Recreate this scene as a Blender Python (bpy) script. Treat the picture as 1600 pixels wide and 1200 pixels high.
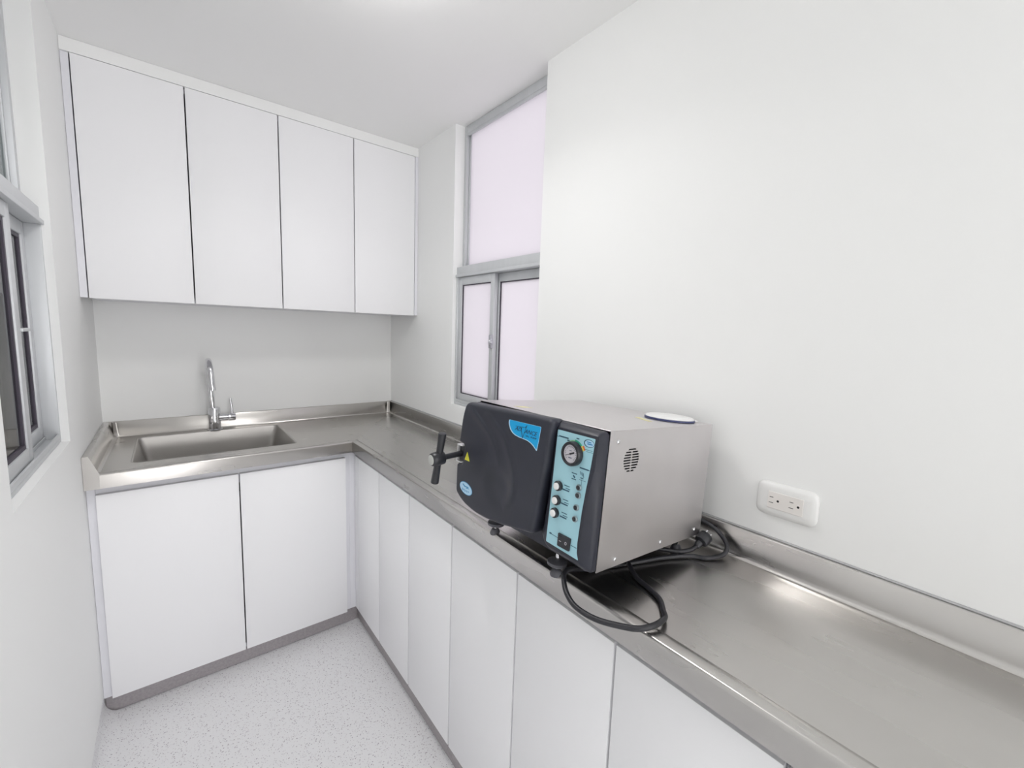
import bpy, bmesh, math, random
from mathutils import Vector, Matrix
random.seed(4)
for o in list(bpy.data.objects): bpy.data.objects.remove(o)
scn = bpy.context.scene
COL = scn.collection

# ------------------------------------------------------------------ camera
cam_d = bpy.data.cameras.new('camera'); cam = bpy.data.objects.new('camera', cam_d); COL.objects.link(cam)
ya, pi_, ro = [math.radians(a) for a in (38.7093, -6.9444, 2.0156)]
fw = Vector((math.sin(ya)*math.cos(pi_), math.cos(ya)*math.cos(pi_), math.sin(pi_)))
rt = Vector((math.cos(ya), -math.sin(ya), 0)); up = rt.cross(fw)
cr = rt*math.cos(ro) + up*math.sin(ro); cu = -rt*math.sin(ro) + up*math.cos(ro)
m = Matrix.Identity(4)
for i in range(3):
    m[i][0] = cr[i]; m[i][1] = cu[i]; m[i][2] = -fw[i]
m.translation = Vector((-1.0655, -2.5216, 1.4116))
cam.matrix_world = m
cam_d.sensor_width = 36; cam_d.lens = 673.6846/1600*36; cam_d.clip_start = .02
scn.camera = cam

# ------------------------------------------------------------------ world, lights, exposure
W = bpy.data.worlds.new('daylight'); scn.world = W; W.use_nodes = True
bg = W.node_tree.nodes['Background']
bg.inputs[0].default_value = (1.0, .975, 1.0, 1); bg.inputs[1].default_value = 1.3
def area(name, loc, size, power, rot=(0,0,0), color=(1,1,1), shape='SQUARE', sy=None):
    l = bpy.data.lights.new(name, 'AREA'); l.energy = power; l.size = size; l.color = color; l.shape = shape
    if sy: l.size_y = sy
    o = bpy.data.objects.new(name, l); COL.objects.link(o); o.location = loc; o.rotation_euler = rot
    return o
LAMP = (-.68, -1.44)          # ceiling lamp just above the frame
FILL_LAMP = (-.95, -4.2)         # unseen twin added behind the camera as fill light
for (x, y), pw in ((LAMP, 2.6), (FILL_LAMP, .5)):
    area('lamp_light', (x, y, 2.235), .26, pw, color=(1, .985, .98), shape='DISK').data.spread = math.radians(150)
area('doorway_fill', (-.33, -5.52, 1.06), .60, 23, rot=(math.radians(90), 0, 0), color=(1, .99, 1), shape='RECTANGLE', sy=2.0)  # added fill panel outside the unseen doorway, brightens back wall and cabinet fronts
area('next_room_fill', (-2.3, -1.2, 2.25), .8, 14, color=(1, .98, 1))  # unseen light added to brighten the neighbouring room
scn.view_settings.view_transform = 'Standard'; scn.view_settings.look = 'None'
scn.view_settings.gamma = 1; scn.view_settings.use_curve_mapping = False
scn.view_settings.exposure = 0.12
scn.cycles.max_bounces = 14; scn.cycles.diffuse_bounces = 10

# ------------------------------------------------------------------ materials
def mat(name, color, rough=.5, metal=0.0, noise=None, bump=None, aniso=0, coat=0, emit=None, spec=None):
    M = bpy.data.materials.new(name); M.use_nodes = True; nt = M.node_tree; b = nt.nodes['Principled BSDF']
    b.inputs['Base Color'].default_value = (*color, 1); b.inputs['Roughness'].default_value = rough
    b.inputs['Metallic'].default_value = metal
    if spec is not None: b.inputs['Specular IOR Level'].default_value = spec
    if coat: b.inputs['Coat Weight'].default_value = coat
    if aniso: b.inputs['Anisotropic'].default_value = aniso
    if emit: b.inputs['Emission Color'].default_value = (*emit[0], 1); b.inputs['Emission Strength'].default_value = emit[1]
    tc = nt.nodes.new('ShaderNodeTexCoord')
    if noise:      # (scale vector, amount of colour change, amount of roughness change)
        mp = nt.nodes.new('ShaderNodeMapping'); mp.inputs['Scale'].default_value = noise[0]
        n = nt.nodes.new('ShaderNodeTexNoise'); n.inputs['Scale'].default_value = 1; n.inputs['Detail'].default_value = 4
        nt.links.new(tc.outputs['Object'], mp.inputs[0]); nt.links.new(mp.outputs[0], n.inputs['Vector'])
        r = nt.nodes.new('ShaderNodeMapRange'); r.inputs['From Min'].default_value = .3; r.inputs['From Max'].default_value = .7
        r.inputs['To Min'].default_value = 1-noise[1]; r.inputs['To Max'].default_value = 1+noise[1]
        nt.links.new(n.outputs[0], r.inputs[0])
        mx = nt.nodes.new('ShaderNodeVectorMath'); mx.operation = 'SCALE'; mx.inputs[0].default_value = color
        nt.links.new(r.outputs[0], mx.inputs['Scale']); nt.links.new(mx.outputs[0], b.inputs['Base Color'])
        if noise[2]:
            r2 = nt.nodes.new('ShaderNodeMapRange'); r2.inputs['From Min'].default_value = .3; r2.inputs['From Max'].default_value = .7
            r2.inputs['To Min'].default_value = rough-noise[2]; r2.inputs['To Max'].default_value = rough+noise[2]
            nt.links.new(n.outputs[0], r2.inputs[0]); nt.links.new(r2.outputs[0], b.inputs['Roughness'])
    if bump:       # (scale vector, strength, distance)
        mp = nt.nodes.new('ShaderNodeMapping'); mp.inputs['Scale'].default_value = bump[0]
        n = nt.nodes.new('ShaderNodeTexNoise'); n.inputs['Scale'].default_value = 1; n.inputs['Detail'].default_value = 3
        bp = nt.nodes.new('ShaderNodeBump'); bp.inputs['Strength'].default_value = bump[1]; bp.inputs['Distance'].default_value = bump[2]
        nt.links.new(tc.outputs['Object'], mp.inputs[0]); nt.links.new(mp.outputs[0], n.inputs['Vector'])
        nt.links.new(n.outputs[0], bp.inputs['Height']); nt.links.new(bp.outputs[0], b.inputs['Normal'])
    return M
wall_m = mat('wall_paint', (.875, .88, .872), .6, bump=((60, 60, 60), .05, .002))
ceil_m = mat('ceiling_paint', (.89, .89, .885), .7, bump=((50, 50, 50), .05, .002))
door_m = mat('white_melamine', (.90, .90, .915), .48, bump=((25, 25, 25), .03, .001))
carc_m = mat('cabinet_board', (.80, .80, .84), .4)
steel_h = mat('brushed_steel_along_x', (.60, .58, .555), .29, 1, noise=((1.5, 9, 8), .03, .03), bump=((8, 500, 300), .04, .0002))
steel_v = mat('brushed_steel_along_y', (.60, .585, .565), .27, 1, noise=((9, 1.5, 8), .03, .03), bump=((500, 8, 300), .04, .0002))
body_m = mat('satin_steel', (.70, .675, .68), .36, 1, noise=((6, 6, 6), .04, .05), bump=((300, 300, 9), .05, .0003))
chrome = mat('chrome', (.75, .75, .77), .06, 1)
alu = mat('grey_aluminium', (.60, .615, .63), .42, .35, noise=((30, 30, 3), .03, .04))
gasket = mat('dark_rubber_gasket', (.055, .045, .065), .5)
black_pl = mat('charcoal_plastic', (.022, .024, .036), .42, 0, noise=((12, 12, 12), .15, .05), bump=((500, 500, 500), .10, .0004))
black_sm = mat('black_plastic', (.022, .023, .028), .35)
cord_m = mat('black_cord_rubber', (.022, .022, .027), .42)
toe_m = mat('taupe_vinyl', (.36, .335, .345), .5, noise=((120, 120, 120), .12, 0))
panel_m = mat('pale_blue_panel', (.37, .64, .72), .3)
sticker_m = mat('bright_blue_sticker', (.0, .36, .72), .3)
ink = mat('dark_blue_ink', (.01, .03, .09), .5)
ink2 = mat('printed_line_ink', (.03, .10, .16), .5)
white_pl = mat('white_plastic', (.82, .82, .81), .3)
cream_pl = mat('ivory_plastic', (.80, .77, .74), .3)
yellow = mat('yellow_sticker', (.72, .70, .05), .4)
paleyel = mat('pale_yellow_tape', (.72, .68, .36), .5)
green = mat('green_print', (.05, .42, .27), .4); ltgreen = mat('light_green_print', (.30, .62, .36), .4)
orange = mat('orange_print', (.75, .18, .05), .4); yel2 = mat('yellow_print', (.75, .70, .15), .4)
dial_m = mat('dial_face', (.60, .58, .62), .3)
lightblue = mat('pale_blue_print', (.45, .68, .85), .35)
midblue = mat('mid_blue_print', (.04, .25, .50), .35)
darkslot = mat('slot_darkness', (.012, .012, .014), .7)
rimblue = mat('navy_rim', (.05, .06, .16), .4)
greyfoot = mat('dark_grey_rubber', (.10, .10, .115), .5)
silicone = mat('grey_sealant', (.42, .42, .43), .5)
lampg = mat('lamp_diffuser', (.9, .9, .9), .4, emit=((1, .985, .97), 9.0))

def glass_mat(name, tint, amt):
    M = bpy.data.materials.new(name); M.use_nodes = True; nt = M.node_tree; nt.nodes.clear()
    out = nt.nodes.new('ShaderNodeOutputMaterial'); t = nt.nodes.new('ShaderNodeBsdfTransparent'); t.inputs[0].default_value = (*tint, 1)
    g = nt.nodes.new('ShaderNodeBsdfGlossy'); g.inputs['Roughness'].default_value = .03
    f = nt.nodes.new('ShaderNodeFresnel'); f.inputs[0].default_value = 1.45; mx = nt.nodes.new('ShaderNodeMixShader')
    nt.links.new(f.outputs[0], mx.inputs[0]); nt.links.new(t.outputs[0], mx.inputs[1]); nt.links.new(g.outputs[0], mx.inputs[2])
    nt.links.new(mx.outputs[0], out.inputs[0]); return M
clear = glass_mat('clear_glass', (.93, .96, .95), 1)
def frosted(name):
    M = bpy.data.materials.new(name); M.use_nodes = True; nt = M.node_tree; nt.nodes.clear()
    out = nt.nodes.new('ShaderNodeOutputMaterial'); t = nt.nodes.new('ShaderNodeBsdfTranslucent'); t.inputs[0].default_value = (.86, .84, .87, 1)
    d = nt.nodes.new('ShaderNodeBsdfDiffuse'); d.inputs[0].default_value = (.8, .78, .8, 1)
    g = nt.nodes.new('ShaderNodeBsdfGlossy'); g.inputs['Roughness'].default_value = .25
    m1 = nt.nodes.new('ShaderNodeMixShader'); m1.inputs[0].default_value = .2; m2 = nt.nodes.new('ShaderNodeMixShader'); m2.inputs[0].default_value = .04
    nt.links.new(t.outputs[0], m1.inputs[1]); nt.links.new(d.outputs[0], m1.inputs[2])
    nt.links.new(m1.outputs[0], m2.inputs[1]); nt.links.new(g.outputs[0], m2.inputs[2]); nt.links.new(m2.outputs[0], out.inputs[0]); return M
frost = frosted('frosted_glass')
def floor_mat():
    M = mat('speckled_vinyl', (.72, .72, .73), .42); nt = M.node_tree; b = nt.nodes['Principled BSDF']
    tc = nt.nodes['Texture Coordinate']
    prev = None; base = (.80, .80, .81, 1)
    for sc, th, colr in ((120, .14, (.42, .39, .43, 1)), (170, .15, (.58, .55, .57, 1)), (130, .2, (.80, .80, .815, 1)), (85, .09, (.36, .31, .34, 1))):
        mp = nt.nodes.new('ShaderNodeMapping'); mp.inputs['Scale'].default_value = (1, 1.35, 1); mp.inputs['Location'].default_value = (sc*.137, sc*.07, 0); mp.inputs['Rotation'].default_value = (0, 0, sc)
        n = nt.nodes.new('ShaderNodeTexVoronoi'); n.inputs['Scale'].default_value = sc
        nt.links.new(tc.outputs['Object'], mp.inputs[0]); nt.links.new(mp.outputs[0], n.inputs['Vector'])
        # fleck size differs from cell to cell
        sp = nt.nodes.new('ShaderNodeSeparateColor'); nt.links.new(n.outputs['Color'], sp.inputs[0])
        mu = nt.nodes.new('ShaderNodeMath'); mu.operation = 'MULTIPLY'; mu.inputs[1].default_value = th*2.2; nt.links.new(sp.outputs[0], mu.inputs[0])
        lt = nt.nodes.new('ShaderNodeMath'); lt.operation = 'LESS_THAN'; nt.links.new(n.outputs['Distance'], lt.inputs[0]); nt.links.new(mu.outputs[0], lt.inputs[1])
        mx = nt.nodes.new('ShaderNodeMix'); mx.data_type = 'RGBA'; mx.inputs['B'].default_value = colr
        if prev: nt.links.new(prev, mx.inputs['A'])
        else: mx.inputs['A'].default_value = base
        nt.links.new(lt.outputs[0], mx.inputs['Factor']); prev = mx.outputs['Result']
    nt.links.new(prev, b.inputs['Base Color']); return M
floor_m = floor_mat()

# ------------------------------------------------------------------ helpers
def link(name, bm, material, parent=None, smooth=False, loc=None, auto=None):
    bmesh.ops.recalc_face_normals(bm, faces=bm.faces)
    me = bpy.data.meshes.new(name); bm.to_mesh(me); bm.free()
    ms = material if isinstance(material, list) else [material]
    for x in ms: me.materials.append(x)
    if smooth:
        for p in me.polygons: p.use_smooth = True
        if auto:
            me.set_sharp_from_angle(angle=math.radians(auto))
    o = bpy.data.objects.new(name, me); COL.objects.link(o)
    if parent: o.parent = parent
    if loc: o.location = loc
    return o
def tag(o, label, cat=None, group=None):
    o['label'] = label
    if cat: o['category'] = cat
    if group: o['group'] = group
    return o
def struct(o): o['kind'] = 'structure'; return o
def thing(name, loc, label, cat, group=None):
    o = bpy.data.objects.new(name, None); o.empty_display_size = .05; COL.objects.link(o); o.location = loc
    return tag(o, label, cat, group)
def copy_tree(o, parent=None):
    c = o.copy(); COL.objects.link(c)
    if parent: c.parent = parent
    for ch in list(o.children): copy_tree(ch, c)
    return c
def abox(bm, x0, x1, y0, y1, z0, z1, bev=0.0, seg=2, mi=0):
    vs = [bm.verts.new((x, y, z)) for x in (x0, x1) for y in (y0, y1) for z in (z0, z1)]
    F = [bm.faces.new([vs[i] for i in f]) for f in ((0,1,3,2), (4,6,7,5), (0,4,5,1), (2,3,7,6), (0,2,6,4), (1,5,7,3))]
    for f in F: f.material_index = mi
    if bev:
        es = list({e for f in F for e in f.edges})
        bmesh.ops.bevel(bm, geom=es, offset=bev, segments=seg, affect='EDGES', profile=.5)
def box(name, x0, x1, y0, y1, z0, z1, material, parent=None, bev=0.0, off=(0, 0, 0), seg=2):
    bm = bmesh.new(); ox, oy, oz = off
    abox(bm, x0-ox, x1-ox, y0-oy, y1-oy, z0-oz, z1-oz, bev, seg)
    return link(name, bm, material, parent, smooth=bool(bev), auto=35 if bev else None)
def boxes(name, L, material, parent=None, bev=0.0, off=(0, 0, 0)):
    bm = bmesh.new(); ox, oy, oz = off
    for b in L: abox(bm, b[0]-ox, b[1]-ox, b[2]-oy, b[3]-oy, b[4]-oz, b[5]-oz, bev)
    return link(name, bm, material, parent, smooth=bool(bev), auto=35 if bev else None)
def lathe(bm, prof, axis=(0, 0, 1), org=(0, 0, 0), n=32, cap=True):
    a = Vector(axis).normalized(); u = a.orthogonal().normalized(); v = a.cross(u); org = Vector(org)
    rings = []
    for r, h in prof:
        rings.append([bm.verts.new(org + a*h + (u*math.cos(t) + v*math.sin(t))*r) for t in [2*math.pi*i/n for i in range(n)]])
    for A, B in zip(rings, rings[1:]):
        for i in range(n): bm.faces.new((A[i], A[(i+1) % n], B[(i+1) % n], B[i]))
    if cap:
        bm.faces.new(rings[0]); bm.faces.new(rings[-1])
def spun(name, prof, material, parent=None, axis=(0, 0, 1), org=(0, 0, 0), n=32):
    bm = bmesh.new(); lathe(bm, prof, axis, org, n)
    return link(name, bm, material, parent, smooth=True, auto=40)
def catmull(P, k=8, closed=False):
    P = [Vector(p) for p in P]; out = []; n = len(P)
    rng = range(n if closed else n-1)
    for i in rng:
        g = (lambda j: P[j % n]) if closed else (lambda j: P[max(0, min(n-1, j))])
        a, b, c, d = g(i-1), g(i), g(i+1), g(i+2)
        for s in range(k):
            t = s/k
            out.append(.5*((2*b) + (c-a)*t + (2*a-5*b+4*c-d)*t*t + (3*b-a-3*c+d)*t**3))
    if not closed: out.append(P[-1])
    return out
def tube(bm, P, r, n=12, cap=True):
    P = [Vector(p) for p in P]; rad = r if isinstance(r, (list, tuple)) else [r]*len(P)
    t0 = (P[1]-P[0]).normalized(); u = t0.orthogonal().normalized(); rings = []
    for i, p in enumerate(P):
        t = (P[min(i+1, len(P)-1)]-P[max(i-1, 0)]).normalized()
        u = (u - t*u.dot(t)).normalized(); v = t.cross(u)
        rings.append([bm.verts.new(p + (u*math.cos(2*math.pi*k/n)+v*math.sin(2*math.pi*k/n))*rad[i]) for k in range(n)])
    for A, B in zip(rings, rings[1:]):
        for i in range(n): bm.faces.new((A[i], A[(i+1) % n], B[(i+1) % n], B[i]))
    if cap: bm.faces.new(rings[0]); bm.faces.new(rings[-1])
def round_poly(P, r, seg=5):
    out = []; n = len(P); rs = r if isinstance(r, (list, tuple)) else [r]*n
    for i in range(n):
        p = Vector(P[i]).to_2d() if len(P[i]) > 2 else Vector(P[i]); a = Vector(P[i-1]); b = Vector(P[(i+1) % n])
        d1 = (a-p); d2 = (b-p); l = min(rs[i], d1.length*.45, d2.length*.45); q1 = p + d1.normalized()*l; q2 = p + d2.normalized()*l
        for s in range(seg+1):
            t = s/seg; out.append((1-t)**2*q1 + 2*t*(1-t)*p + t*t*q2)
    return out
def loft(bm, rings, cap0=True, cap1=True):
    R = [[bm.verts.new(v) for v in r] for r in rings]; n = len(R[0])
    for A, B in zip(R, R[1:]):
        for i in range(n): bm.faces.new((A[i], A[(i+1) % n], B[(i+1) % n], B[i]))
    if cap0: bm.faces.new(R[0])
    if cap1: bm.faces.new(R[-1])
    return R
def plate(bm, outer, holes, f, thick_dir, mi=0):
    """flat plate from 2-D loops (with holes); f maps (u,v) to 3-D; extruded along thick_dir"""
    loops = [outer] + holes; es = []; allv = []
    for L in loops:
        vs = [bm.verts.new(f(p[0], p[1])) for p in L]; allv.append(vs)
        es += [bm.edges.new((vs[i], vs[(i+1) % len(vs)])) for i in range(len(vs))]
    res = bmesh.ops.triangle_fill(bm, edges=es, use_beauty=True)
    faces = [g for g in res['geom'] if isinstance(g, bmesh.types.BMFace)]
    e = bmesh.ops.extrude_face_region(bm, geom=faces)
    bmesh.ops.translate(bm, verts=[g for g in e['geom'] if isinstance(g, bmesh.types.BMVert)], vec=thick_dir)
    for fc in bm.faces: fc.material_index = mi

# ------------------------------------------------------------------ the room
XL, YN, ZC = -1.3013, -5.40, 2.3333
WT = .13
RW = dict(y0=-1.3276, y1=-.721, z=1.052)      # right window opening
LW = dict(y0=-1.372, y1=-.7625, z=1.049)      # left window opening
struct(box('floor', XL-WT, WT, YN-WT, WT, -.08, 0, floor_m))
struct(box('ceiling', XL-WT, WT, YN-WT, WT, ZC, ZC+.1, ceil_m))
struct(box('wall_back', XL-WT, WT, 0, WT, 0, ZC, wall_m))
bm = bmesh.new()      # unseen doorway added behind the camera to let fill light in
plate(bm, [(XL-WT, 0), (-.64, 0), (-.64, 2.08), (-.02, 2.08), (-.02, 0), (WT, 0), (WT, ZC), (XL-WT, ZC)], [], lambda u, v: (u, YN, v), (0, -WT, 0))
struct(link('wall_front', bm, wall_m))
def side_wall(name, xa, xb, w):
    bm = bmesh.new()
    outer = [(YN, 0), (0, 0), (0, ZC), (w['y1'], ZC), (w['y1'], w['z']), (w['y0'], w['z']), (w['y0'], ZC), (YN, ZC)]
    plate(bm, outer, [], lambda u, v: (xa, u, v), (xb-xa, 0, 0))
    return struct(link(name, bm, wall_m))
side_wall('wall_right', 0, WT, RW); side_wall('wall_left', XL, XL-WT, LW)
# coved vinyl at the foot of the left wall
bm = bmesh.new(); prof = []
for i in range(9):
    t = math.radians(90*i/8); prof.append((XL+.05-.05*math.sin(t) + 0, .05-.05*math.cos(t)))
prof += [(XL+.0005, .09), (XL+.0001, .09), (XL+.0001, 0.0005), (XL+.05, .0005)]
loft(bm, [[(x, y, z+.0004) for x, z in prof] for y in (-.565, YN+.002)])
struct(link('baseboard_left', bm, floor_m, smooth=True, auto=40))

# windows: sgn=+1 opens on the right wall, -1 on the left wall; xf = wall face
def window(name, xf, sg, w, panes, near_inner):
    root = bpy.data.objects.new(name, None); COL.objects.link(root); struct(root)
    y0, y1, zb = w['y0'], w['y1'], w['z']; root.location = (xf, (y0+y1)/2, zb); off = (xf, (y0+y1)/2, zb)
    X = lambda a, b: (min(xf+sg*a, xf+sg*b), max(xf+sg*a, xf+sg*b))
    zt0, zt1 = 1.655, 1.702
    def fr(nm, L, mt=alu, bev=.0015):
        return boxes(nm, [(*X(a, b), c, d, e, f) for a, b, c, d, e, f in L], mt, root, bev, off)
    fr('lower_frame', [(.018, .078, y1-.012, y1-.0005, zb+.001, zt0), (.018, .078, y0+.0005, y0+.012, zb+.001, zt0),
                       (.018, .078, y0+.012, y1-.012, zb+.001, zb+.012), (.018, .024, y0+.012, y1-.012, zb+.012, zb+.026), (.046, .049, y0+.012, y1-.012, zb+.012, zb+.022)])
    fr('transom', [(.012, .085, y0+.0005, y1-.0005, zt0, zt0+.012), (.02, .085, y0+.0005, y1-.0005, zt0+.012, zt1)])
    fr('upper_frame', [(.05, .09, y1-.022, y1-.0005, zt1, ZC-.001), (.05, .09, y0+.0005, y0+.022, zt1, ZC-.001),
                       (.05, .09, y0+.022, y1-.022, ZC-.034, ZC-.001), (.05, .058, y0+.022, y1-.022, ZC-.046, ZC-.034),
                       (.05, .09, y0+.022, y1-.022, zt1, zt1+.010)])
    fr('glazing_bead', [(.062, .068, y1-.032, y1-.022, zt1+.01, ZC-.034), (.062, .068, y0+.022, y0+.032, zt1+.01, ZC-.034)])
    up_ = box('glass_pane', *X(.070, .075), y0+.023, y1-.023, zt1+.011, ZC-.035, panes, root, 0, off)
    ym = (y0+y1)/2
    def sash(a, b, ya_, yb_, stile, hw):
        s = fr('sash', [(a, b, ya_, ya_+stile, zb+.014, zt0-.001), (a, b, yb_-stile, yb_, zb+.014, zt0-.001),
                        (a, b, ya_+stile, yb_-stile, zb+.014, zb+.014+.042), (a, b, ya_+stile, yb_-stile, zt0-.036, zt0-.001)])
        g = .004 if sg > 0 else .010
        zl, zh = zb+.056, zt0-.036
        for_g = [(a+.004, b-.004, ya_+stile, ya_+stile+g, zl, zh), (a+.004, b-.004, yb_-stile-g, yb_-stile, zl, zh),
                 (a+.004, b-.004, ya_+stile+g, yb_-stile-g, zl, zl+g), (a+.004, b-.004, ya_+stile+g, yb_-stile-g, zh-g, zh)]
        boxes('gasket', [(*X(p[0], p[1]), *p[2:]) for p in for_g], gasket, s, 0, off)
        box('glass_pane', *X((a+b)/2-.002, (a+b)/2+.002), ya_+stile+g, yb_-stile-g, zl+g, zh-g, panes, s, 0, off)
        return s
    ia, ib, oa, ob = .026, .046, .050, .070
    if near_inner:
        sash(ia, ib, y0+.013, ym+.028, .036, 0); sash(oa, ob, ym-.008, y1-.013, .030, 0)
    else:
        sash(ia, ib, ym+.008, y1-.013, .026, 0); sash(oa, ob, y0+.013, ym+.028, .026, 0)
    return root, off, X
root, off, X = window('window_1', 0.0, 1, RW, frost, False)
# latch on the meeting stile
bm = bmesh.new()
ly = (RW['y0']+RW['y1'])/2+.017; off = off
abox(bm, .016-off[0], .0265-off[0], ly-.010-off[1], ly+.010-off[1], 1.335-off[2], 1.395-off[2], .004)
lathe(bm, [(.006, 0), (.011, .004), (.011, .012), (.006, .016)], (-.3, -1, 0), (.018-off[0], ly-.002-off[1], 1.362-off[2]), 16)
link('window_latch', bm, mat('latch_metal', (.5, .5, .54), .3, .8), root, True, auto=40)
root, off, X = window('window_2', XL, -1, LW, clear, True)
bm = bmesh.new(); abox(bm, XL-.028-off[0], XL-.020-off[0], -1.05-off[1], -.985-off[1], 1.372-off[2], 1.380-off[2], .002)
link('window_latch', bm, alu, root, True, auto=40)
# the pale neighbouring room seen through the clear left window
nr = mat('next_room_paint', (.80, .80, .81), .7)
struct(box('wall_outside', -3.1, -3.0, -5.6, 3.0, -.08, 2.7, nr))
struct(box('wall_outside', -3.0, XL-WT, 2.9, 3.0, -.08, 2.7, nr)); struct(box('wall_outside', -3.0, XL-WT, -5.6, -5.5, -.08, 2.7, nr))
struct(box('wall_outside', XL-WT-.1, XL-WT-.001, WT+.001, 2.9, -.08, 2.7, nr))
struct(box('ceiling', -3.1, XL-WT-.001, -5.6, 3.0, 2.7, 2.8, nr)); struct(box('floor', -3.1, XL-WT-.001, -5.6, 3.0, -.16, -.08, nr))
struct(box('trim_1', XL-WT-.1, XL-WT-.001, -5.5, WT, ZC+.001, 2.699, nr))
struct(box('trim_2', -3.0, -2.35, -3.5, 2.9, -.08, .42, mat('low_ledge_paint', (.88, .86, .87), .6)))

# ------------------------------------------------------------------ base cabinets
ZB, ZT = .0767, .822
def door(parent, name, axis, front, a, b, z0, z1, off, th=.018):
    g = .0023 if axis == 'y' else .0028
    if axis == 'y': return box(name, a+g, b-g, front, front+th, z0, z1, door_m, parent, .0012, off)
    return box(name, front, front+th, a+g, b-g, z0, z1, door_m, parent, .0012, off)
# back run under the sink
o3 = (-.87, -.3, 0)
sc = thing('sink_cabinet', o3, 'white two-door floor cabinet under the sink along the back wall', 'cabinet')
yd = -.5964
boxes('carcass', [(-1.2785, -1.2605, yd+.020, -.035, ZB, .846), (-.4621, -.4441, yd+.020, -.035, ZB, .846),
                  (-1.2605, -.4621, yd+.020, -.035, ZB, ZB+.018), (-1.2605, -.4621, yd+.020, yd+.038, .782, .846)], carc_m, sc, 0, o3)
door(sc, 'door', 'y', yd, -1.2796, -.871, ZB, ZT, o3); door(sc, 'door', 'y', yd, -.871, -.4621, ZB, ZT, o3)
box('filler_panel', XL+.0008, -1.2790, yd+.016, yd+.034, ZB, .846, carc_m, sc, 0, o3)
box('filler_panel', -.4436, -.4030, yd+.020, yd+.038, ZB, .846, carc_m, sc, 0, o3)
box('toe_kick', XL+.002, -.402, -.5588, -.545, .0015, ZB-.001, toe_m, sc, 0, o3)
# right run
xd = -.4194
edges = [-.6215, -.8711, -1.1531, -1.4497, -1.7624, -2.0607, -2.3556, -2.652, -2.95, -3.25, -3.56]
labs = ['white floor cabinet in the inner corner beside the sink cabinet, narrowest on the right',
        'white two-door floor cabinet under the handle end of the steriliser',
        'white two-door floor cabinet under the power cord loop',
        'white two-door floor cabinet at the bottom edge of the photo',
        'white two-door floor cabinet nearest the end wall behind the camera']
for k in range(5):
    a, b, c = edges[2*k], edges[2*k+1], edges[2*k+2]
    oo = (-.22, (a+c)/2, 0)
    cb = thing('floor_cabinet', oo, labs[k], 'cabinet', None)
    boxes('carcass', [(xd+.020, -.035, a-.019, a-.001, ZB, .846), (xd+.020, -.035, c+.001, c+.019, ZB, .846),
                      (xd+.020, -.035, c+.019, a-.019, ZB, ZB+.018), (xd+.020, xd+.038, c+.019, a-.019, .782, .846)], carc_m, cb, 0, oo)
    door(cb, 'door', 'x', xd, b, a, ZB, ZT, oo); door(cb, 'door', 'x', xd, c, b, ZB, ZT, oo)
    box('toe_kick', -.4015, -.389, c+.0003, a-.0003, .0015, ZB-.001, toe_m, cb, 0, oo)
    if k == 0:
        box('filler_panel', xd+.0005, xd+.018, -.6205, -.5790, ZB, ZT, door_m, cb, 0, oo)
        box('toe_kick', -.4015, -.389, a, -.5605, .0015, ZB-.001, toe_m, cb, 0, oo)

# ------------------------------------------------------------------ wall cabinets
U = -.3524; o3 = (-.65, -.17, 1.4775)
wc = thing('wall_cabinet', o3, 'white four-door wall cabinet hung above the sink up to the ceiling', 'cabinet')
boxes('carcass', [(-1.278, -1.260, U+.020, -.001, 1.4795, 2.2885), (-.037, -.019, U+.020, -.001, 1.4795, 2.2885),
                  (-1.260, -.037, U+.020, -.001, 1.4795, 1.4975), (-1.260, -.037, U+.020, -.001, 2.27, 2.2885)], carc_m, wc, 0, o3)
xs = [-1.2788, -.9704, -.6525, -.3334, -.0175]
for a, b in zip(xs, xs[1:]): door(wc, 'door', 'y', U, a, b, 1.4775, 2.2880, o3)
box('top_filler', XL+.0008, -.0008, U-.001, U+.017, 2.2895, ZC-.0008, wall_m, wc, 0, o3)
box('filler_panel', XL+.0008, -1.2805, U+.008, U+.026, 1.4795, 2.289, carc_m, wc, 0, o3)
box('filler_panel', -.0168, -.0008, U+.001, U+.019, 1.4795, 2.289, carc_m, wc, 0, o3)

# ------------------------------------------------------------------ steel worktop
H, HI, AP, HS = .900, .894, .8493, .0612
YF, XF = -.6173, -.4413
YE = -3.60
o3 = (-.65, -.3, HI)
wt = thing('steel_worktop', o3, 'brushed stainless steel L-shaped worktop with raised edges and welded sink', 'worktop')
def T(p): return (p[0]-o3[0], p[1]-o3[1], p[2]-o3[2])
bm = bmesh.new()
outer = [(XL+.002, YF+.03), (XF+.03, YF+.03), (XF+.03, YE), (-.004, YE), (-.004, -.004), (XL+.002, -.004)]
sx0, sx1, sy0, sy1 = -1.188, -.642, -.503, -.078
hole = round_poly([(sx0, sy0), (sx1, sy0), (sx1, sy1), (sx0, sy1)], .022, 6)
plate(bm, outer, [hole], lambda u, v: T((u, v, HI)), (0, 0, -.003))
for f in bm.faces: f.material_index = 1 if f.calc_center_median().x + o3[0] > -.40 and f.calc_center_median().y + o3[1] < -.62 else 0
link('top_sheet', bm, [steel_h, steel_v], wt)
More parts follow.
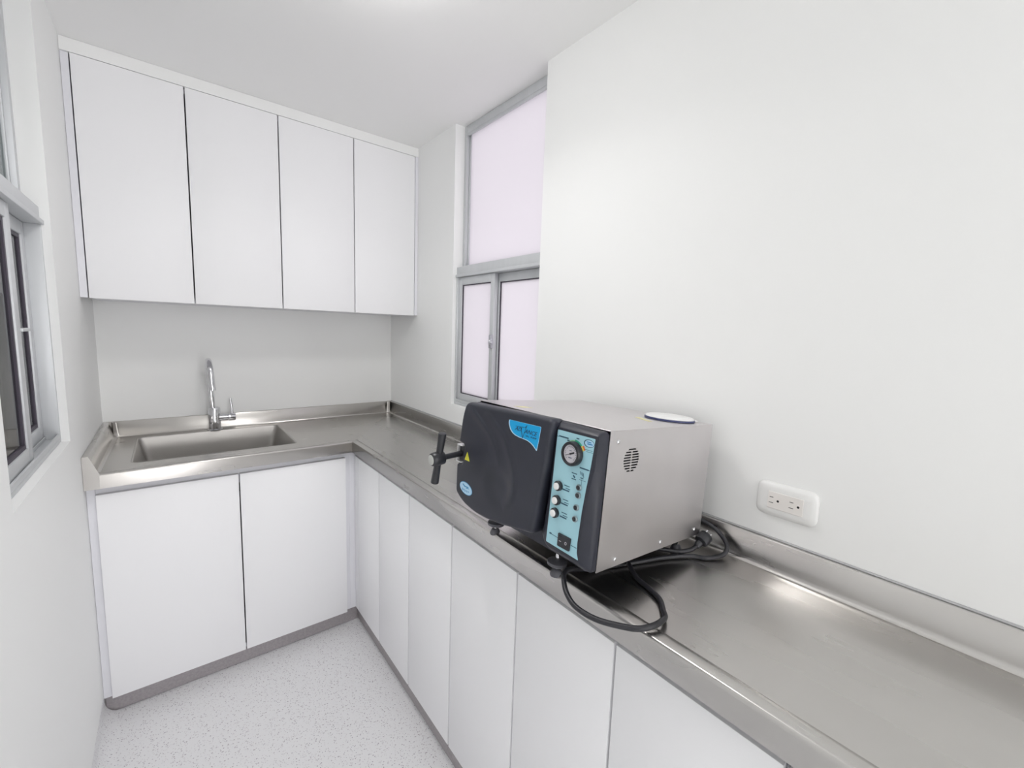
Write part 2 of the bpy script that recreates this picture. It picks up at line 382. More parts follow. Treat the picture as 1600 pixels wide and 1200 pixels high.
# front edge: rolled marine lip, mitred in the inner corner
prof = [(.0, AP), (0, .8915), (.0012, .8965), (.0045, .8995), (.009, .9005), (.022, .9002), (.029, .8985), (.034, .8955), (.0365, HI+.0003), (.0365, HI-.004), (.004, HI-.004), (.003, AP)]
def run(name, stations, prof_f, material):
    bm = bmesh.new(); loft(bm, [[T((x+d[0]*o, y+d[1]*o, z)) for o, z in prof_f] for (x, y, d) in stations])
    return link(name, bm, material, wt, True, auto=50)
run('front_edge', [(XL+.001, YF, (0, 1)), (XF, YF, (1, 1))], prof, steel_h)
run('front_edge', [(XF, YF, (1, 1)), (XF, YE, (1, 0))], prof, steel_v)
bs = [(.0008, HI-.002), (.0008, H+HS-.001), (.002, H+HS), (.0115, H+HS), (.013, H+HS-.0012), (.021, .907), (.0225, .9005), (.0250, .8965), (.0285, HI+.0003), (.0285, HI-.002)]
run('backsplash', [(XL, 0, (1.7, -1)), (0, 0, (-1, -1))], bs, steel_h)
run('backsplash', [(0, 0, (-1, -1)), (0, YE, (-1, 0))], bs, steel_v)
run('side_splash', [(XL, YF, (1.35, 0)), (XL, 0, (1.7, -1))], bs, steel_v)
# folded end of the side splash
bm = bmesh.new(); P = [(XL+.0008, AP), (XL+.0008, H+HS), (XL+.017, H+HS), (XL+.040, .9003), (XL+.040, AP)]
loft(bm, [[T((x, y, z)) for x, z in P] for y in (YF-.0015, YF-.0002)])
link('end_flange', bm, steel_h, wt)
# welded corner coves
for cx, cy, sx in ((XL+.034, -.022, 1), (-.022, -.022, -1)):
    bm = bmesh.new(); rr = []
    for z, k in ((H+HS-.001, .7), (.92, .95), (.905, 1.05), (HI+.0006, 1.5)):
        r = .016*k; ring = [T((cx - sx*.006, cy+.006, z))]
        dx = sx*(H+HS-z)*.13; dy = -(H+HS-z)*.10
        for i in range(7):
            t = math.pi/2*i/6; ring.append(T((cx+dx*0+sx*(r-r*math.sin(t))*1.0, cy-(r-r*math.cos(t)), z)))
        rr.append(ring)
    loft(bm, rr); link('corner_weld', bm, steel_h, wt, True, auto=60)
# sealant line over the splash along the right wall
run('sealant_bead', [(0, -.002, (-1, 0)), (0, YE, (-1, 0))], [(.0006, H+HS+.0002), (.0006, H+HS+.004), (.0022, H+HS+.003), (.0032, H+HS+.0002)], silicone)
# sink bowl
bm = bmesh.new(); cx, cy = (sx0+sx1)/2, (sy0+sy1)/2; hx, hy = (sx1-sx0)/2, (sy1-sy0)/2; rr = []
for dz, ins, rad in ((0.0004, -.003, .024), (.0009, .0, .022), (0, .0015, .022), (-.006, .004, .022), (-.06, .016, .026), (-.15, .036, .03), (-.168, .043, .034), (-.177, .056, .04), (-.180, .075, .05)):
    iy = ins if abs(dz) < .01 else .004 + (ins-.004)*.22
    rr.append([T((cx+p.x, cy+p.y, HI+dz)) for p in round_poly([(-hx+ins, -hy+iy), (hx-ins, -hy+iy), (hx-ins, hy-iy), (-hx+ins, hy-iy)], rad, 6)])
ctr = [[T((cx+(Vector(p)[0]+o3[0]-cx)*s, cy+(Vector(p)[1]+o3[1]-cy)*s, HI-.182)) for p in rr[-1]] for s in (.5, .12)]
loft(bm, rr+ctr, cap0=False)
sb = link('sink_bowl', bm, mat('bowl_steel', (.50, .485, .465), .42, 1, noise=((3, 9, 8), .03, .03)), wt, True, auto=50)
spun('drain', [(.028, 0), (.044, .0), (.046, .003), (.040, .005), (.030, .003), (.026, .001)], chrome, sb, org=T((cx, cy, HI-.181)))

# ------------------------------------------------------------------ tap
o3 = (-.906, -.058, HI)
tp = thing('kitchen_tap', o3, 'chrome gooseneck mixer tap behind the sink with a side lever', 'tap')
spun('base_flange', [(.031, 0.0006), (.031, .004), (.026, .007), (.022, .008)], chrome, tp)
spun('tap_body', [(.0245, .006), (.0245, .102), (.023, .107), (.017, .110)], chrome, tp)
P = [(0, 0, .105), (0, 0, .15), (0, 0, .20), (0, 0, .255)]
R_ = .062
P += [(0, -R_+R_*math.cos(t), .275+R_*math.sin(t)) for t in [math.pi*i/12 for i in range(0, 13)]]
P += [(0, -2*R_-.001, .25), (0, -2*R_-.002, .222)]
lean = Matrix.Rotation(math.radians(-3), 3, 'Y')
P = [lean @ Vector(p) for p in P]
bm = bmesh.new(); pts = catmull(P, 4); tube(bm, pts, [.0115 + .0012*min(1, i/20) for i in range(len(pts))], 18)
sp = link('spout', bm, chrome, tp, True, auto=50)
bm = bmesh.new(); e = P[-1]; lathe(bm, [(.0125, 0), (.0138, .002), (.0138, .016), (.010, .017), (.009, .010)], (0, 0, -1), e+Vector((0, 0, .002)), 20)
link('aerator', bm, chrome, sp, True, auto=40)
bm = bmesh.new(); ax = Vector((1, -.06, -.02)); lathe(bm, [(.0165, .018), (.0165, .052), (.0145, .053), (.0145, .0555), (.0185, .0565), (.0185, .082), (.016, .085)], ax, (0, 0, .060), 28)
link('side_valve', bm, chrome, tp, True, auto=40)
bm = bmesh.new(); tube(bm, [(.070, -.005, .074), (.0705, -.005, .10), (.067, -.005, .135), (.066, -.005, .150)], [.0062, .0056, .0052, .0048], 12)
link('lever', bm, chrome, tp, True, auto=50)

# ------------------------------------------------------------------ steriliser (autoclave)
ax_ = Vector((0.007513709, -0.99994075, 0.00787602)); ay_ = Vector((0.99695137, 0.00687907, -0.07772154)); az_ = Vector((0.07766275, 0.00843599, 0.99694398))
az_ = ax_.cross(ay_).normalized(); ay_ = az_.cross(ax_).normalized()
AO = Vector((-.4558, -2.032, .965))
ac = bpy.data.objects.new('steriliser', None); ac.empty_display_size = .05; COL.objects.link(ac)
tag(ac, 'stainless steel tabletop steriliser with a charcoal door, pale blue control panel and pressure gauge', 'steriliser')
M4 = Matrix.Identity(4)
for i in range(3): M4[i][0] = ax_[i]; M4[i][1] = ay_[i]; M4[i][2] = az_[i]
M4.translation = AO; ac.matrix_world = M4; bpy.context.view_layer.update()
bw, bd, bh = .4203, .3932, .2715
def to_local(p): return M4.inverted() @ Vector(p)
# casing: two side sheets, top, back, bottom, front frame
bm = bmesh.new()
vc = (.0745, .2115); vr = .0245; holes = []
for i in range(9):
    z = vc[1] + vr - .0035 - i*.00535; hw = math.sqrt(max(0, vr**2 - (z-vc[1])**2)) + .0005
    if i in (0,):
        holes.append(round_poly([(vc[0]-hw, z-.0013), (vc[0]+hw, z-.0013), (vc[0]+hw*.8, z+.0015), (vc[0]-hw*.8, z+.0015)], .0008, 2)); continue
    for s in (-1, 1):
        a, b = sorted((vc[0]+s*.0018, vc[0]+s*hw))
        holes.append(round_poly([(a, z-.00145), (b, z-.00145), (b, z+.00145), (a, z+.00145)], .0008, 2))
plate(bm, [(0.0012, 0), (bd, 0), (bd, bh-.001), (0.0012, bh-.001)], holes, lambda u, v: (0, u, v), (-.0012, 0, 0))
side = link('side_sheet', bm, body_m, ac)
tag(side, 'satin steel side sheet with a round slotted vent')
bm = bmesh.new(); abox(bm, -.006, -.0045, vc[0]-.03, vc[0]+.03, vc[1]-.03, vc[1]+.03)
link('vent_backing', bm, darkslot, side)
bm = bmesh.new(); abox(bm, -bw, -bw+.0012, .0012, bd, 0, bh-.001); link('side_sheet', bm, body_m, ac)
bm = bmesh.new(); abox(bm, -bw-.0004, .0004, -.001, bd+.0005, bh-.001, bh+.0004, .0004, 1); top = link('top_sheet', bm, body_m, ac)
bm = bmesh.new(); abox(bm, -bw+.0013, -.0013, bd-.0016, bd, .001, bh-.0012); link('back_sheet', bm, body_m, ac)
bm = bmesh.new(); abox(bm, -bw+.0013, -.0013, .002, bd-.002, .001, .003); link('bottom_sheet', bm, black_sm, ac)
for (y, z) in ((.026, .250), (.055, .015), (.215, .016), (.362, .017)):
    bm = bmesh.new(); lathe(bm, [(.0046, 0.0002), (.0046, .0012), (.0035, .0024), (.0015, .0030)], (1, 0, 0), (0, y, z), 16)
    link('screw', bm, chrome, ac, True, auto=50)
# black front frame behind the door
bm = bmesh.new(); R0 = round_poly([(-bw, .0), (-.002, .0), (-.002, bh-.004), (-bw, bh-.004)], .006, 4)
loft(bm, [[(p.x, y, p.y) for p in R0] for y in (.0011, -.008)])
link('front_frame', bm, black_pl, ac, True, auto=40)
# control panel housing
base = [(-.112, .272), (.0, .270), (.0005, .006), (-.012, .002), (-.108, .006), (-.131, .026), (-.122, .12)]
mid = [(-.111, .270), (-.002, .267), (-.006, .014), (-.014, .010), (-.108, .010), (-.129, .029), (-.120, .12)]
frn = [(-.107, .262), (-.0005, .262), (-.0205, .030), (-.017, .017), (-.106, .018), (-.117, .030), (-.1125, .12)]
# right-hand ridge curves inward: add points along it
def dens(P, extra): return P[:2] + extra + P[2:]
base = dens(base, [(.0003, .20), (.0003, .155), (.0003, .10), (.0003, .055)])
mid = dens(mid, [(-.002, .20), (-.003, .155), (-.004, .10), (-.005, .055)])
frn = dens(frn, [(-.0035, .20), (-.0105, .155), (-.0150, .10), (-.0192, .055)])
def ring(P, y, r): return [(p.x, y, p.y) for p in round_poly(P, r, 4)]
bm = bmesh.new(); loft(bm, [ring(base, -.0082, .004), ring(base, -.014, .004), ring(mid, -.021, .008), ring(frn, -.0295, .006), ring([((x+.06)*.97-.06, (z-.14)*.985+.14) for x, z in frn], -.0305, .006)])
hs_ = link('panel_housing', bm, black_pl, ac, True, auto=38)
tag(hs_, 'charcoal plastic surround of the control panel')
def flat(name, P, y, material, parent, r=0, th=.0004, seg=4):
    bm = bmesh.new(); Q = round_poly(P, r, seg) if r else [Vector(p) for p in P]
    plate(bm, Q, [], lambda u, v: (u, y, v), (0, -th, 0)); return link(name, bm, material, parent)
YL = -.0306
lab = flat('control_panel', [(-.1035, .2565), (-.0080, .2565), (-.0095, .237), (-.0125, .202), (-.0175, .165), (-.0225, .116), (-.0255, .056), (-.0245, .036), (-.0195, .0240), (-.1065, .0270)], YL, panel_m, ac, .002)
tag(lab, 'pale blue control panel with printed scales')
YP = YL-.0005
# printed matter on the panel
def bar(bm, x0, z0, x1, z1, w, y, th=.0002):
    d = Vector((x1-x0, z1-z0)); n = Vector((-d.y, d.x)).normalized()*w/2
    P = [(x0+n.x, z0+n.y), (x1+n.x, z1+n.y), (x1-n.x, z1-n.y), (x0-n.x, z0-n.y)]
    a = [bm.verts.new((p[0], y, p[1])) for p in P]; b = [bm.verts.new((p[0], y-th, p[1])) for p in P]
    bm.faces.new(a); bm.faces.new(b)
    for i in range(4): bm.faces.new((a[i], a[(i+1) % 4], b[(i+1) % 4], b[i]))
bm = bmesh.new()
bar(bm, -.1030, .2435, -.0985, .2435, .0011, YP); bar(bm, -.0985, .2445, -.073, .2445, .0026, YP)
bar(bm, -.076, .2405, -.070, .2405, .0022, YP); bar(bm, -.053, .2490, -.046, .2490, .0020, YP)
bar(bm, -.087, .225, -.083, .225, .0022, YP); bar(bm, -.087, .2095, -.082, .2095, .0018, YP)
bar(bm, -.032, .2330, -.012, .2330, .0007, YP); bar(bm, -.026, .2298, -.0105, .2298, .0007, YP)
bar(bm, -.038, .1965, -.016, .1965, .0026, YP); bar(bm, -.016, .1965, -.0128, .1965, .0009, YP)
for i in range(3): bar(bm, -.035+i*.0035, .190-i*.001, -.033+i*.0035, .184-i*.002, .0014, YP)
bar(bm, -.056, .182, -.043, .182, .0018, YP); bar(bm, -.055, .171, -.044, .171, .0018, YP); bar(bm, -.052, .178, -.047, .174, .0032, YP)
bar(bm, -.030, .180, -.030, .163, .0006, YP); bar(bm, -.036, .174, -.020, .174, .0006, YP); bar(bm, -.034, .178, -.026, .178, .0014, YP)
for z in (.148, .120, .094):
    bar(bm, -.072, z+.005, -.058, z+.005, .0016, YP); bar(bm, -.068, z, -.056, z, .0013, YP); bar(bm, -.076, z-.004, -.058, z-.004, .0026, YP)
bar(bm, -.099, .0475, -.093, .0475, .0030, YP); bar(bm, -.094, .0470, -.0735, .0460, .0010, YP); bar(bm, -.040, .0450, -.026, .0450, .0014, YP)
pm_ = link('printed_marks', bm, ink2, lab); pm_['kind'] = 'stuff'
GC = (-.056, .219)
def arc(name, a0, a1, r0, r1, material, y):
    bm = bmesh.new(); n = 14
    P = [(GC[0]+r1*math.cos(math.radians(a0+(a1-a0)*i/n)), GC[1]+r1*math.sin(math.radians(a0+(a1-a0)*i/n))) for i in range(n+1)]
    P += [(GC[0]+r0*math.cos(math.radians(a1+(a0-a1)*i/n)), GC[1]+r0*math.sin(math.radians(a1+(a0-a1)*i/n))) for i in range(n+1)]
    plate(bm, [Vector(p) for p in P], [], lambda u, v: (u, y, v), (0, -.0002, 0)); return link(name, bm, material, lab)
arc('scale_band', 88, 132, .018, .0255, ltgreen, YP); arc('scale_band', 46, 90, .018, .0268, green, YP-.0001); arc('scale_band', 22, 46, .018, .0262, yel2, YP-.0002)
arc('scale_band', 24, 42, .0262, .0300, orange, YP)
def ellipse(c, a, b, n=28, rot=0): return [Vector((c[0]+a*math.cos(t)*math.cos(rot)-b*math.sin(t)*math.sin(rot), c[1]+a*math.cos(t)*math.sin(rot)+b*math.sin(t)*math.cos(rot))) for t in [2*math.pi*i/n for i in range(n)]]
flat('maker_badge', ellipse((-.0215, .2455), .0125, .0075), YP, ink2, lab, 0, .0002)
bd_ = flat('maker_badge', ellipse((-.0205, .2455), .0108, .0063), YP-.0002, lightblue, lab, 0, .0002)
bm = bmesh.new(); bar(bm, -.027, .2478, -.016, .2478, .0016, YP-.0005); bar(bm, -.025, .2445, -.0125, .2445, .0022, YP-.0005); link('badge_lettering', bm, midblue, lab)
# gauge
gz = (0, -1, 0)
gr = spun('pressure_gauge', [(.0215, 0), (.0235, .001), (.0235, .010), (.0220, .0125), (.0180, .0130), (.0172, .0095)], black_sm, ac, gz, (GC[0], YL, GC[1]), 40)
spun('dial', [(.0172, .0090), (.0172, .0098)], dial_m, gr, gz, (GC[0], YL, GC[1]), 36)
bm = bmesh.new(); yd_ = YL-.0100
for i in range(19):
    t = math.radians(225-270*i/18); bar(bm, GC[0]+.0150*math.cos(t), GC[1]+.0150*math.sin(t), GC[0]+(.0128 if i % 3 else .0115)*math.cos(t), GC[1]+(.0128 if i % 3 else .0115)*math.sin(t), .0005, yd_)
bar(bm, GC[0]-.004, GC[1]-.0075, GC[0]+.004, GC[1]-.0075, .0015, yd_); bar(bm, GC[0]-.003, GC[1]+.006, GC[0]+.003, GC[1]+.006, .0012, yd_)
link('dial_marks', bm, ink, gr)
bm = bmesh.new(); bar(bm, GC[0]-.0115, GC[1]-.0050, GC[0]+.001, GC[1]+.0004, .0012, yd_-.0004, .0005); bar(bm, GC[0]+.001, GC[1]+.0004, GC[0]+.0095, GC[1]+.004, .0030, yd_-.0004, .0005)
lathe(bm, [(.0018, 0), (.0018, .0012)], gz, (GC[0], yd_, GC[1]), 12); link('needle', bm, black_sm, gr)
# push buttons and indicator sockets
for (x, z) in ((-.0855, .1475), (-.0865, .1185), (-.0880, .0925)):
    r = spun('button_collar', [(.0098, 0), (.0098, .0060), (.0085, .0075), (.0060, .0078)], black_sm, ac, gz, (x, YL, z), 28)
    spun('push_button', [(.0068, .0070), (.0068, .0100), (.0055, .0110), (.0020, .0112)], white_pl, r, gz, (x, YL, z), 24)
for (x, z) in ((-.0335, .1595), (-.0335, .1445), (-.0350, .1205), (-.0355, .0985)):
    r = spun('indicator_bezel', [(.0058, 0), (.0062, .0030), (.0052, .0048), (.0040, .0046)], mat('bezel_grey', (.30, .36, .38), .35, .5) if 'bezel_grey' not in bpy.data.materials else bpy.data.materials['bezel_grey'], ac, gz, (x, YL, z), 20)
    spun('indicator_lens', [(.0041, .004), (.0041, .0058), (.0020, .0066)], black_sm, r, gz, (x, YL, z), 16)
sw = [(-.0735, .0575), (-.0405, .0575), (-.0420, .0320), (-.0735, .0320)]
bm = bmesh.new(); R1 = [(p.x, YL, p.y) for p in round_poly(sw, .002, 3)]; loft(bm, [R1, [(a, YL-.003, c) for a, b, c in R1], [((a+.0575)*.93-.0575, YL-.0035, (c-.0447)*.93+.0447) for a, b, c in R1]])
sk = link('power_switch', bm, black_sm, ac, True, auto=30)
bm = bmesh.new()
loft(bm, [[(-.069, y, .0355), (-.0455, y, .0355), (-.0455, y, .0540), (-.069, y, .0540)] for y in (YL-.0035,)] + [[(-.069, YL-.0055, .036), (-.0455, YL-.0040, .036), (-.0455, YL-.0040, .0535), (-.069, YL-.0055, .0535)]])
rk = link('rocker', bm, black_sm, sk)
bm = bmesh.new(); bar(bm, -.0665, .0448, -.0615, .0448, .0012, YL-.0055, .0004)
pr_ = ellipse((-.0505, .0448), .0026, .0032, 16)
plate(bm, pr_, [ellipse((-.0505, .0448), .0016, .0022, 16)], lambda u, v: (u, YL-.0043, v), (0, -.0003, 0)); link('switch_marks', bm, dial_m, sk)

# ---- door of the steriliser
raw = [(-.419, .268), (-.431, .229), (-.4375, .160), (-.4130, .1575), (-.4150, .1115), (-.4405, .1065), (-.4345, .031), (-.398, .013), (-.345, .0045), (-.296, .0055), (-.270, .0090), (-.240, .0120), (-.205, .0190), (-.1375, .0310), (-.1190, .150), (-.1065, .2760)]
rad = [.018, .02, .009, .002, .002, .009, .012, .02, .02, .01, .01, .01, .02, .008, .03, .012]
outl = round_poly(raw, rad, 5)
def resample(P, n):
    L = [0]; m_ = len(P)
    for i in range(m_): L.append(L[-1]+(P[(i+1) % m_]-P[i]).length)
    out = []; j = 0
    for k in range(n):
        s = L[-1]*k/n
        while L[j+1] < s: j += 1
        t = (s-L[j])/max(1e-9, L[j+1]-L[j]); out.append(P[j].lerp(P[(j+1) % m_], t))
    return out
outl = resample(outl, 260)
def inset(P, d):
    n = len(P); out = []
    A = sum(P[i].x*P[(i+1) % n].y-P[(i+1) % n].x*P[i].y for i in range(n)); s = 1 if A > 0 else -1
    for i in range(n):
        t = (P[(i+1) % n]-P[i-1]).normalized(); out.append(P[i]+Vector((-t.y, t.x))*s*d)
    return out
swB = catmull([(-.330, .262, 0), (-.300, .243, 0), (-.271, .226, 0), (-.248, .209, 0), (-.228, .182, 0), (-.206, .140, 0), (-.202, .100, 0), (-.214, .070, 0), (-.235, .050, 0)], 6)
swA = catmull([(-.400, .262, 0), (-.382, .253, 0), (-.331, .224, 0), (-.300, .203, 0), (-.276, .176, 0), (-.262, .14, 0)], 6)
def dist(P, x, z):
    best = 9; sgn = 1; tt = 0
    for i in range(len(P)-1):
        a, b = P[i], P[i+1]; dx, dz = b.x-a.x, b.y-a.y; L2 = dx*dx+dz*dz
        t = max(0, min(1, ((x-a.x)*dx+(z-a.y)*dz)/L2)); d = math.hypot(x-a.x-dx*t, z-a.y-dz*t)
        if d < best: best = d; sgn = 1 if dx*(z-a.y)-dz*(x-a.x) > 0 else -1; tt = (i+t)/(len(P)-1)
    return best, sgn, tt
def relief(x, z):
    d, s, t = dist(swB, x, z); f = math.sin(math.pi*min(1, max(0, t)))**.6 if 0 < t < 1 else 0
    y = .0035*math.exp(-(d/(.004 if s > 0 else .017))**2)*f
    d, s, t = dist(swA, x, z); f = math.sin(math.pi*t)**.6 if 0 < t < 1 else 0
    y += .0030*math.exp(-(d/(.0035 if s > 0 else .014))**2)*f
    q = math.hypot((x+.262), (z-.095)); y -= .0045*math.exp(-(q/.040)**4)
    return y
CX, CZ = -.265, .135
bm = bmesh.new(); rings_ = []
for y, ins in ((-.0085, .004), (-.012, .0008), (-.020, 0), (-.034, 0), (-.039, .0010), (-.0425, .0028), (-.0445, .0055), (-.0450, .0085)):
    rings_.append([(p.x, y, p.y) for p in (inset(outl, ins) if ins else outl)])
lastp = inset(outl, .0085)
for k in range(1, 41):
    s = 1-k/41.0; w_ = min(1, k/4)
    rings_.append([((p.x-CX)*s+CX, -.0450-relief((p.x-CX)*s+CX, (p.y-CZ)*s+CZ)*w_, (p.y-CZ)*s+CZ) for p in lastp])
loft(bm, rings_)
dr = link('door', bm, black_pl, ac, True, auto=50); tag(dr, 'moulded charcoal plastic door with two curved ridges')
# stickers on the door
YS = -.0453
slab = [(-.2405, .2530), (-.241, .245), (-.238, .239), (-.234, .232), (-.226, .226), (-.216, .2225), (-.202, .2205), (-.189, .2200), (-.175, .2190), (-.164, .2160), (-.155, .2115), (-.1435, .2035), (-.1400, .224), (-.1365, .2555), (-.178, .2545)]
st0 = flat('name_sticker', slab, YS, lightblue, dr, .003); tag(st0, 'bright blue swoosh-edged sticker with dark lettering')
slab2 = [(-.2370, .2530), (-.2372, .245), (-.2350, .240), (-.2305, .2335), (-.224, .2280), (-.215, .2245), (-.202, .2225), (-.189, .2218), (-.174, .2208), (-.163, .2180), (-.154, .2140), (-.1445, .2070), (-.1410, .224), (-.1372, .2550), (-.178, .2540)]
flat('sticker_field', slab2, YS-.0004, sticker_m, dr, .003, .0002)
def text(name, s, x, z, size, y, material, parent, width=None, shear=0, ext=.0002, rot=0):
    cu_ = bpy.data.curves.new('lettering_curve', 'FONT'); cu_.body = s; cu_.size = size; cu_.shear = shear; cu_.extrude = ext; cu_.resolution_u = 3
    t = bpy.data.objects.new('lettering_tmp', cu_); COL.objects.link(t)
    bpy.context.view_layer.update(); dg = bpy.context.evaluated_depsgraph_get()
    me = bpy.data.meshes.new_from_object(t.evaluated_get(dg)); bpy.data.objects.remove(t)
    xs_ = [v.co.x for v in me.vertices]; x0_, x1_ = min(xs_), max(xs_); k = (width/(x1_-x0_)) if width else 1
    for v in me.vertices:
        a, b, c = (v.co.x-x0_)*k, v.co.y, v.co.z
        a, b = a*math.cos(rot)-b*math.sin(rot), a*math.sin(rot)+b*math.cos(rot)
        v.co = Vector((x+a, y-c, z+b))
    me.materials.clear(); me.materials.append(material)
    o = bpy.data.objects.new(name, me); COL.objects.link(o); o.parent = parent; return o
YT = YS-.0008
text('lettering', 'AD', -.2180, .2345, .0125, YT, ink, dr, .0230, .5)
text('lettering', 'ANCE', -.1855, .2335, .0128, YT, ink, dr, .0400, .35)
bm = bmesh.new(); bar(bm, -.1985, .2430, -.1900, .2215, .0016, YT); bar(bm, -.1900, .2215, -.1795, .2510, .0010, YT); bar(bm, -.2160, .2430, -.1800, .2455, .0008, YT); bar(bm, -.1835, .2460, -.1790, .2500, .0016, YT)
link('lettering', bm, ink, dr)
text('lettering', '18 L  PUMP', -.1800, .2268, .0052, YT, ink, dr, .0330, 0)
wtn = flat('warning_triangle', [(-.3920, .1450), (-.4020, .1230), (-.3795, .1230)], YS, yellow, dr, .0015); tag(wtn, 'small yellow warning triangle')
bm = bmesh.new(); bar(bm, -.3915, .1375, -.3915, .1305, .0010, YS-.0004); bar(bm, -.3915, .1285, -.3915, .1272, .0012, YS-.0004); link('warning_mark', bm, mat('olive_ink', (.25, .24, .03), .5), dr)
b1 = flat('maker_sticker', ellipse((-.3855, .0535), .0285, .0150, 36, -.12), YS, midblue, dr, 0, .0003); tag(b1, 'oval white and blue maker sticker')
flat('maker_sticker', ellipse((-.3855, .0535), .0270, .0136, 36, -.12), YS-.0003, lightblue, dr, 0, .0002)
bm = bmesh.new()
for x0, z0, x1, z1, w in ((-.400, .0615, -.390, .0575, .0035), (-.390, .0575, -.374, .0585, .0030), (-.385, .0545, -.372, .0560, .0018), (-.402, .0510, -.398, .0465, .0022), (-.396, .0505, -.395, .0450, .0022), (-.391, .0500, -.387, .0450, .0022), (-.384, .0490, -.379, .0455, .0022), (-.376, .0495, -.371, .0470, .0022)):
    bar(bm, x0, z0, x1, z1, w, YS-.0005)
link('sticker_print', bm, midblue, dr)
# latch and star handle at the left edge of the door
bm = bmesh.new()
abox(bm, -.4380, -.4160, -.048, -.014, .1535, .1565, .0006, 1); abox(bm, -.4375, -.4355, -.047, -.014, .1130, .1535, .0005, 1); abox(bm, -.4375, -.4160, -.047, -.014, .1110, .1135, .0006, 1)
link('latch_bracket', bm, mat('bright_metal', (.80, .80, .80), .3, .4), ac, True, auto=40)
bm = bmesh.new(); abox(bm, -.4350, -.4155, -.040, -.012, .1140, .1530, .001, 1); link('latch_block', bm, black_sm, ac)
hub = Vector((-.4265, -.108, .1245)); rod0 = Vector((-.4285, -.030, .133))
hd = bpy.data.objects.new('star_handle', None); COL.objects.link(hd); hd.parent = ac; tag(hd, 'black two-armed turning handle with a pale end cap')
ad = (hub-rod0).normalized()
bm = bmesh.new(); lathe(bm, [(.0072, 0), (.0072, (hub-rod0).length-.012)], ad, rod0, 20); link('spindle', bm, black_sm, hd, True, auto=40)
bm = bmesh.new(); lathe(bm, [(.010, -.018), (.0165, -.014), (.0175, -.004), (.0175, .008), (.0155, .0175), (.0135, .019)], ad, hub, 28); link('hub', bm, black_sm, hd, True, auto=50)
bm = bmesh.new(); lathe(bm, [(.0125, .0185), (.0125, .0198), (.0110, .0204)], ad, hub, 28); link('hub_cap', bm, mat('grey_cap', (.52, .53, .50), .4), hd, True, auto=50)
bd1 = Vector((.15, 0.0, 1)).normalized()
for s, lg in ((1, .066), (-1, .066)):
    bm = bmesh.new(); lathe(bm, [(.0084, .010), (.0090, .030), (.0102, lg-.004), (.0098, lg-.001), (.0082, lg)], bd1*s, hub+ad*(-.002), 22)
    link('handle_arm', bm, black_sm, hd, True, auto=50)
# feet and knobs below, placed so that they reach the worktop
def foot(x, y, adj):
    f = bpy.data.objects.new('foot', None); COL.objects.link(f); f.parent = ac
    w = M4 @ Vector((x, y, .003)); hgt = (w.z-HI)/az_.z
    bm = bmesh.new(); lathe(bm, [(.0045, .0), (.0045, -hgt+.014)], (0, 0, 1), (x, y, .003), 14); link('foot_stem', bm, chrome, f, True, auto=40)
    # pad turned upright so that it sits flat on the worktop
    zi = M4.to_3x3().inverted() @ Vector((0, 0, 1)); c = to_local((M4 @ Vector((x, y, .003-hgt+.001))).xy.to_3d()+Vector((0, 0, HI+.0004)))
    bm = bmesh.new(); lathe(bm, [(.013, 0), (.0135, .004), (.009, .0135), (.005, .015)], zi, c, 22); link('foot_pad', bm, greyfoot, f, True, auto=50)
    if adj:
        bm = bmesh.new(); lathe(bm, [(.0195, -.0045), (.0215, -.003), (.0215, .003), (.0195, .0045), (.007, .006)], (0, 0, 1), (x, y, .003-hgt+.028), 28); link('levelling_disc', bm, greyfoot, f, True, auto=50)
foot(-.124, .028, True); foot(-.352, .034, True); foot(-.030, .345, False); foot(-.385, .345, False)
# tape pieces on the top
zt_ = bh+.0004
def ontop(name, P, material, parent, th=.0004):
    bm = bmesh.new(); plate(bm, [Vector(p) for p in P], [], lambda u, v: (u, v, zt_), (0, 0, th)); return link(name, bm, material, parent)
tag(ontop('tape_piece', [(-.311, .022), (-.288, .030), (-.280, .058), (-.300, .050)], paleyel, top), 'pale yellow tape piece')
tag(ontop('tape_piece', [(-.124, .250), (-.118, .262), (-.062, .232), (-.066, .222)], paleyel, top), 'pale yellow tape strip')
# cord inlet on the back
bm = bmesh.new(); abox(bm, -.075, -.035, bd, bd+.006, .012, .040, .001, 1); link('cord_inlet', bm, black_sm, ac)

# round lid lying on the steriliser
lc = M4 @ Vector((-.079, .331, bh+.0008))
ld = thing('round_lid', lc, 'round white plastic lid with dark blue rim lying on top of the steriliser', 'lid')
ld.rotation_euler = M4.to_euler()
spun('lid_rim', [(.055, 0), (.0590, .0006), (.0590, .0040), (.0555, .0048)], rimblue, ld, n=56)
spun('lid_top', [(.0560, .0035), (.0572, .0052), (.0545, .0085), (.0480, .0100), (.0200, .0104)], white_pl, ld, n=56)
bm = bmesh.new(); abox(bm, .048, .064, -.008, .008, .0008, .0042, .0012, 2)
tabl = link('lid_tab', bm, white_pl, ld, True, auto=40); tabl.rotation_euler = (0, 0, math.radians(42))

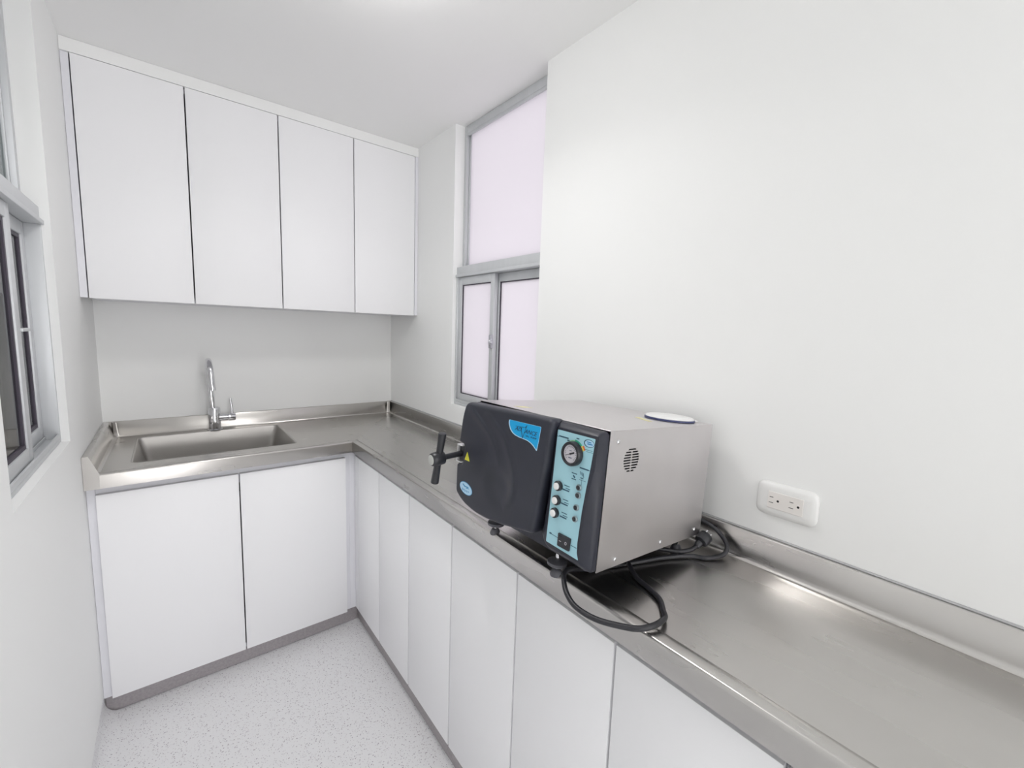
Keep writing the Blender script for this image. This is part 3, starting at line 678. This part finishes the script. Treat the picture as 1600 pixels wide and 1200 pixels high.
# power cord: from the back, under the machine, out in a loop over the edge and back to its plug
pc = [(-.058, -1.975, .962), (-.050, -1.995, .966), (-.047, -2.03, .962), (-.040, -2.050, .953), (-.034, -2.066, .940), (-.041, -2.087, .922), (-.058, -2.088, .904), (-.099, -2.070, .9000), (-.122, -2.043, .9000), (-.175, -2.012, .9000), (-.25, -1.985, .9000),
      (-.33, -1.955, .9000), (-.385, -1.945, .9080), (-.425, -1.948, .9240), (-.454, -1.953, .930), (-.471, -1.967, .922), (-.485, -1.990, .912), (-.491, -2.020, .904), (-.484, -2.061, .901), (-.466, -2.102, .904), (-.449, -2.130, .9085),
      (-.419, -2.142, .9105), (-.385, -2.138, .9070), (-.360, -2.120, .9005), (-.333, -2.095, .9000), (-.318, -2.060, .9000), (-.305, -2.020, .9000), (-.275, -1.975, .9090), (-.235, -1.955, .9120), (-.20, -1.965, .9110), (-.165, -1.995, .9090), (-.138, -2.022, .9070), (-.112, -2.036, .9100), (-.094, -2.040, .916)]
o3 = (-.40, -2.0, HI)
pw = thing('power_cord', o3, 'thick black power cord looping out from under the steriliser over the worktop edge', 'cord')
bm = bmesh.new(); tube(bm, [p-Vector(o3) for p in catmull(pc, 6)], .0052, 12); link('cable', bm, cord_m, pw, True, auto=60)
pd = Vector((.62, -.10, .35)).normalized(); p0 = Vector((-.096, -2.040, .915))-Vector(o3)
bm = bmesh.new(); lathe(bm, [(.0062, 0), (.0085, .006), (.0085, .014), (.0155, .018), (.0165, .030), (.0160, .040), (.0150, .041)], pd, p0, 20)
pg = link('plug', bm, black_sm, pw, True, auto=45)
bm = bmesh.new(); sd = pd.orthogonal().normalized()
for s in (-1, 1): lathe(bm, [(.0022, .040), (.0022, .052)], pd, p0+sd*s*.006, 10)
link('plug_pins', bm, chrome, pg, True, auto=40)

# ------------------------------------------------------------------ wall socket
o3 = (0, -2.1885, 1.0545)
so = thing('wall_socket', o3, 'white double power socket with rounded plate on the right wall', 'socket')
def rr_yz(hw, hh, r, x, seg=6): return [(x, p.x, p.y) for p in round_poly([(-hw, -hh), (hw, -hh), (hw, hh), (-hw, hh)], r, seg)]
bm = bmesh.new(); loft(bm, [rr_yz(.0610, .0390, .020, -.0006), rr_yz(.0610, .0390, .020, -.004), rr_yz(.0570, .0355, .019, -.009), rr_yz(.0480, .0280, .012, -.0115), rr_yz(.0370, .0205, .0015, -.012)])
link('cover_plate', bm, white_pl, so, True, auto=60)
bm = bmesh.new(); loft(bm, [rr_yz(.0350, .0190, .001, -.0115), rr_yz(.0350, .0190, .001, -.0132), rr_yz(.0345, .0185, .001, -.0136)])
ins_ = link('socket_insert', bm, cream_pl, so, True, auto=30)
bm = bmesh.new()
for cy_ in (.0205, -.0195):
    for dz_, L in ((.0068, .0075), (-.0060, .0090)):
        abox(bm, -.01375, -.0130, cy_+.007-L/2, cy_+.007+L/2, dz_-.0007, dz_+.0007)
    lathe(bm, [(.0026, 0), (.0026, .00075)], (-1, 0, 0), (-.0130, cy_-.0065, .0002), 14)
link('socket_slots', bm, darkslot, ins_)

# ------------------------------------------------------------------ ceiling lamp and its added unseen twin
lampr = None
for (x, y), lb in ((LAMP, 'round white surface ceiling lamp above the steriliser, just out of view'), (FILL_LAMP, 'round white surface ceiling lamp added unseen behind the camera for fill light')):
    t = thing('ceiling_lamp', (x, y, ZC), lb, 'lamp')
    spun('lamp_housing', [(.145, -.0008), (.15, -.004), (.15, -.022), (.142, -.024)], white_pl, t, n=48)
    spun('lamp_diffuser', [(.141, -.0245), (.141, -.048), (.128, -.068), (.09, -.082), (.03, -.088)], lampg, t, n=48)
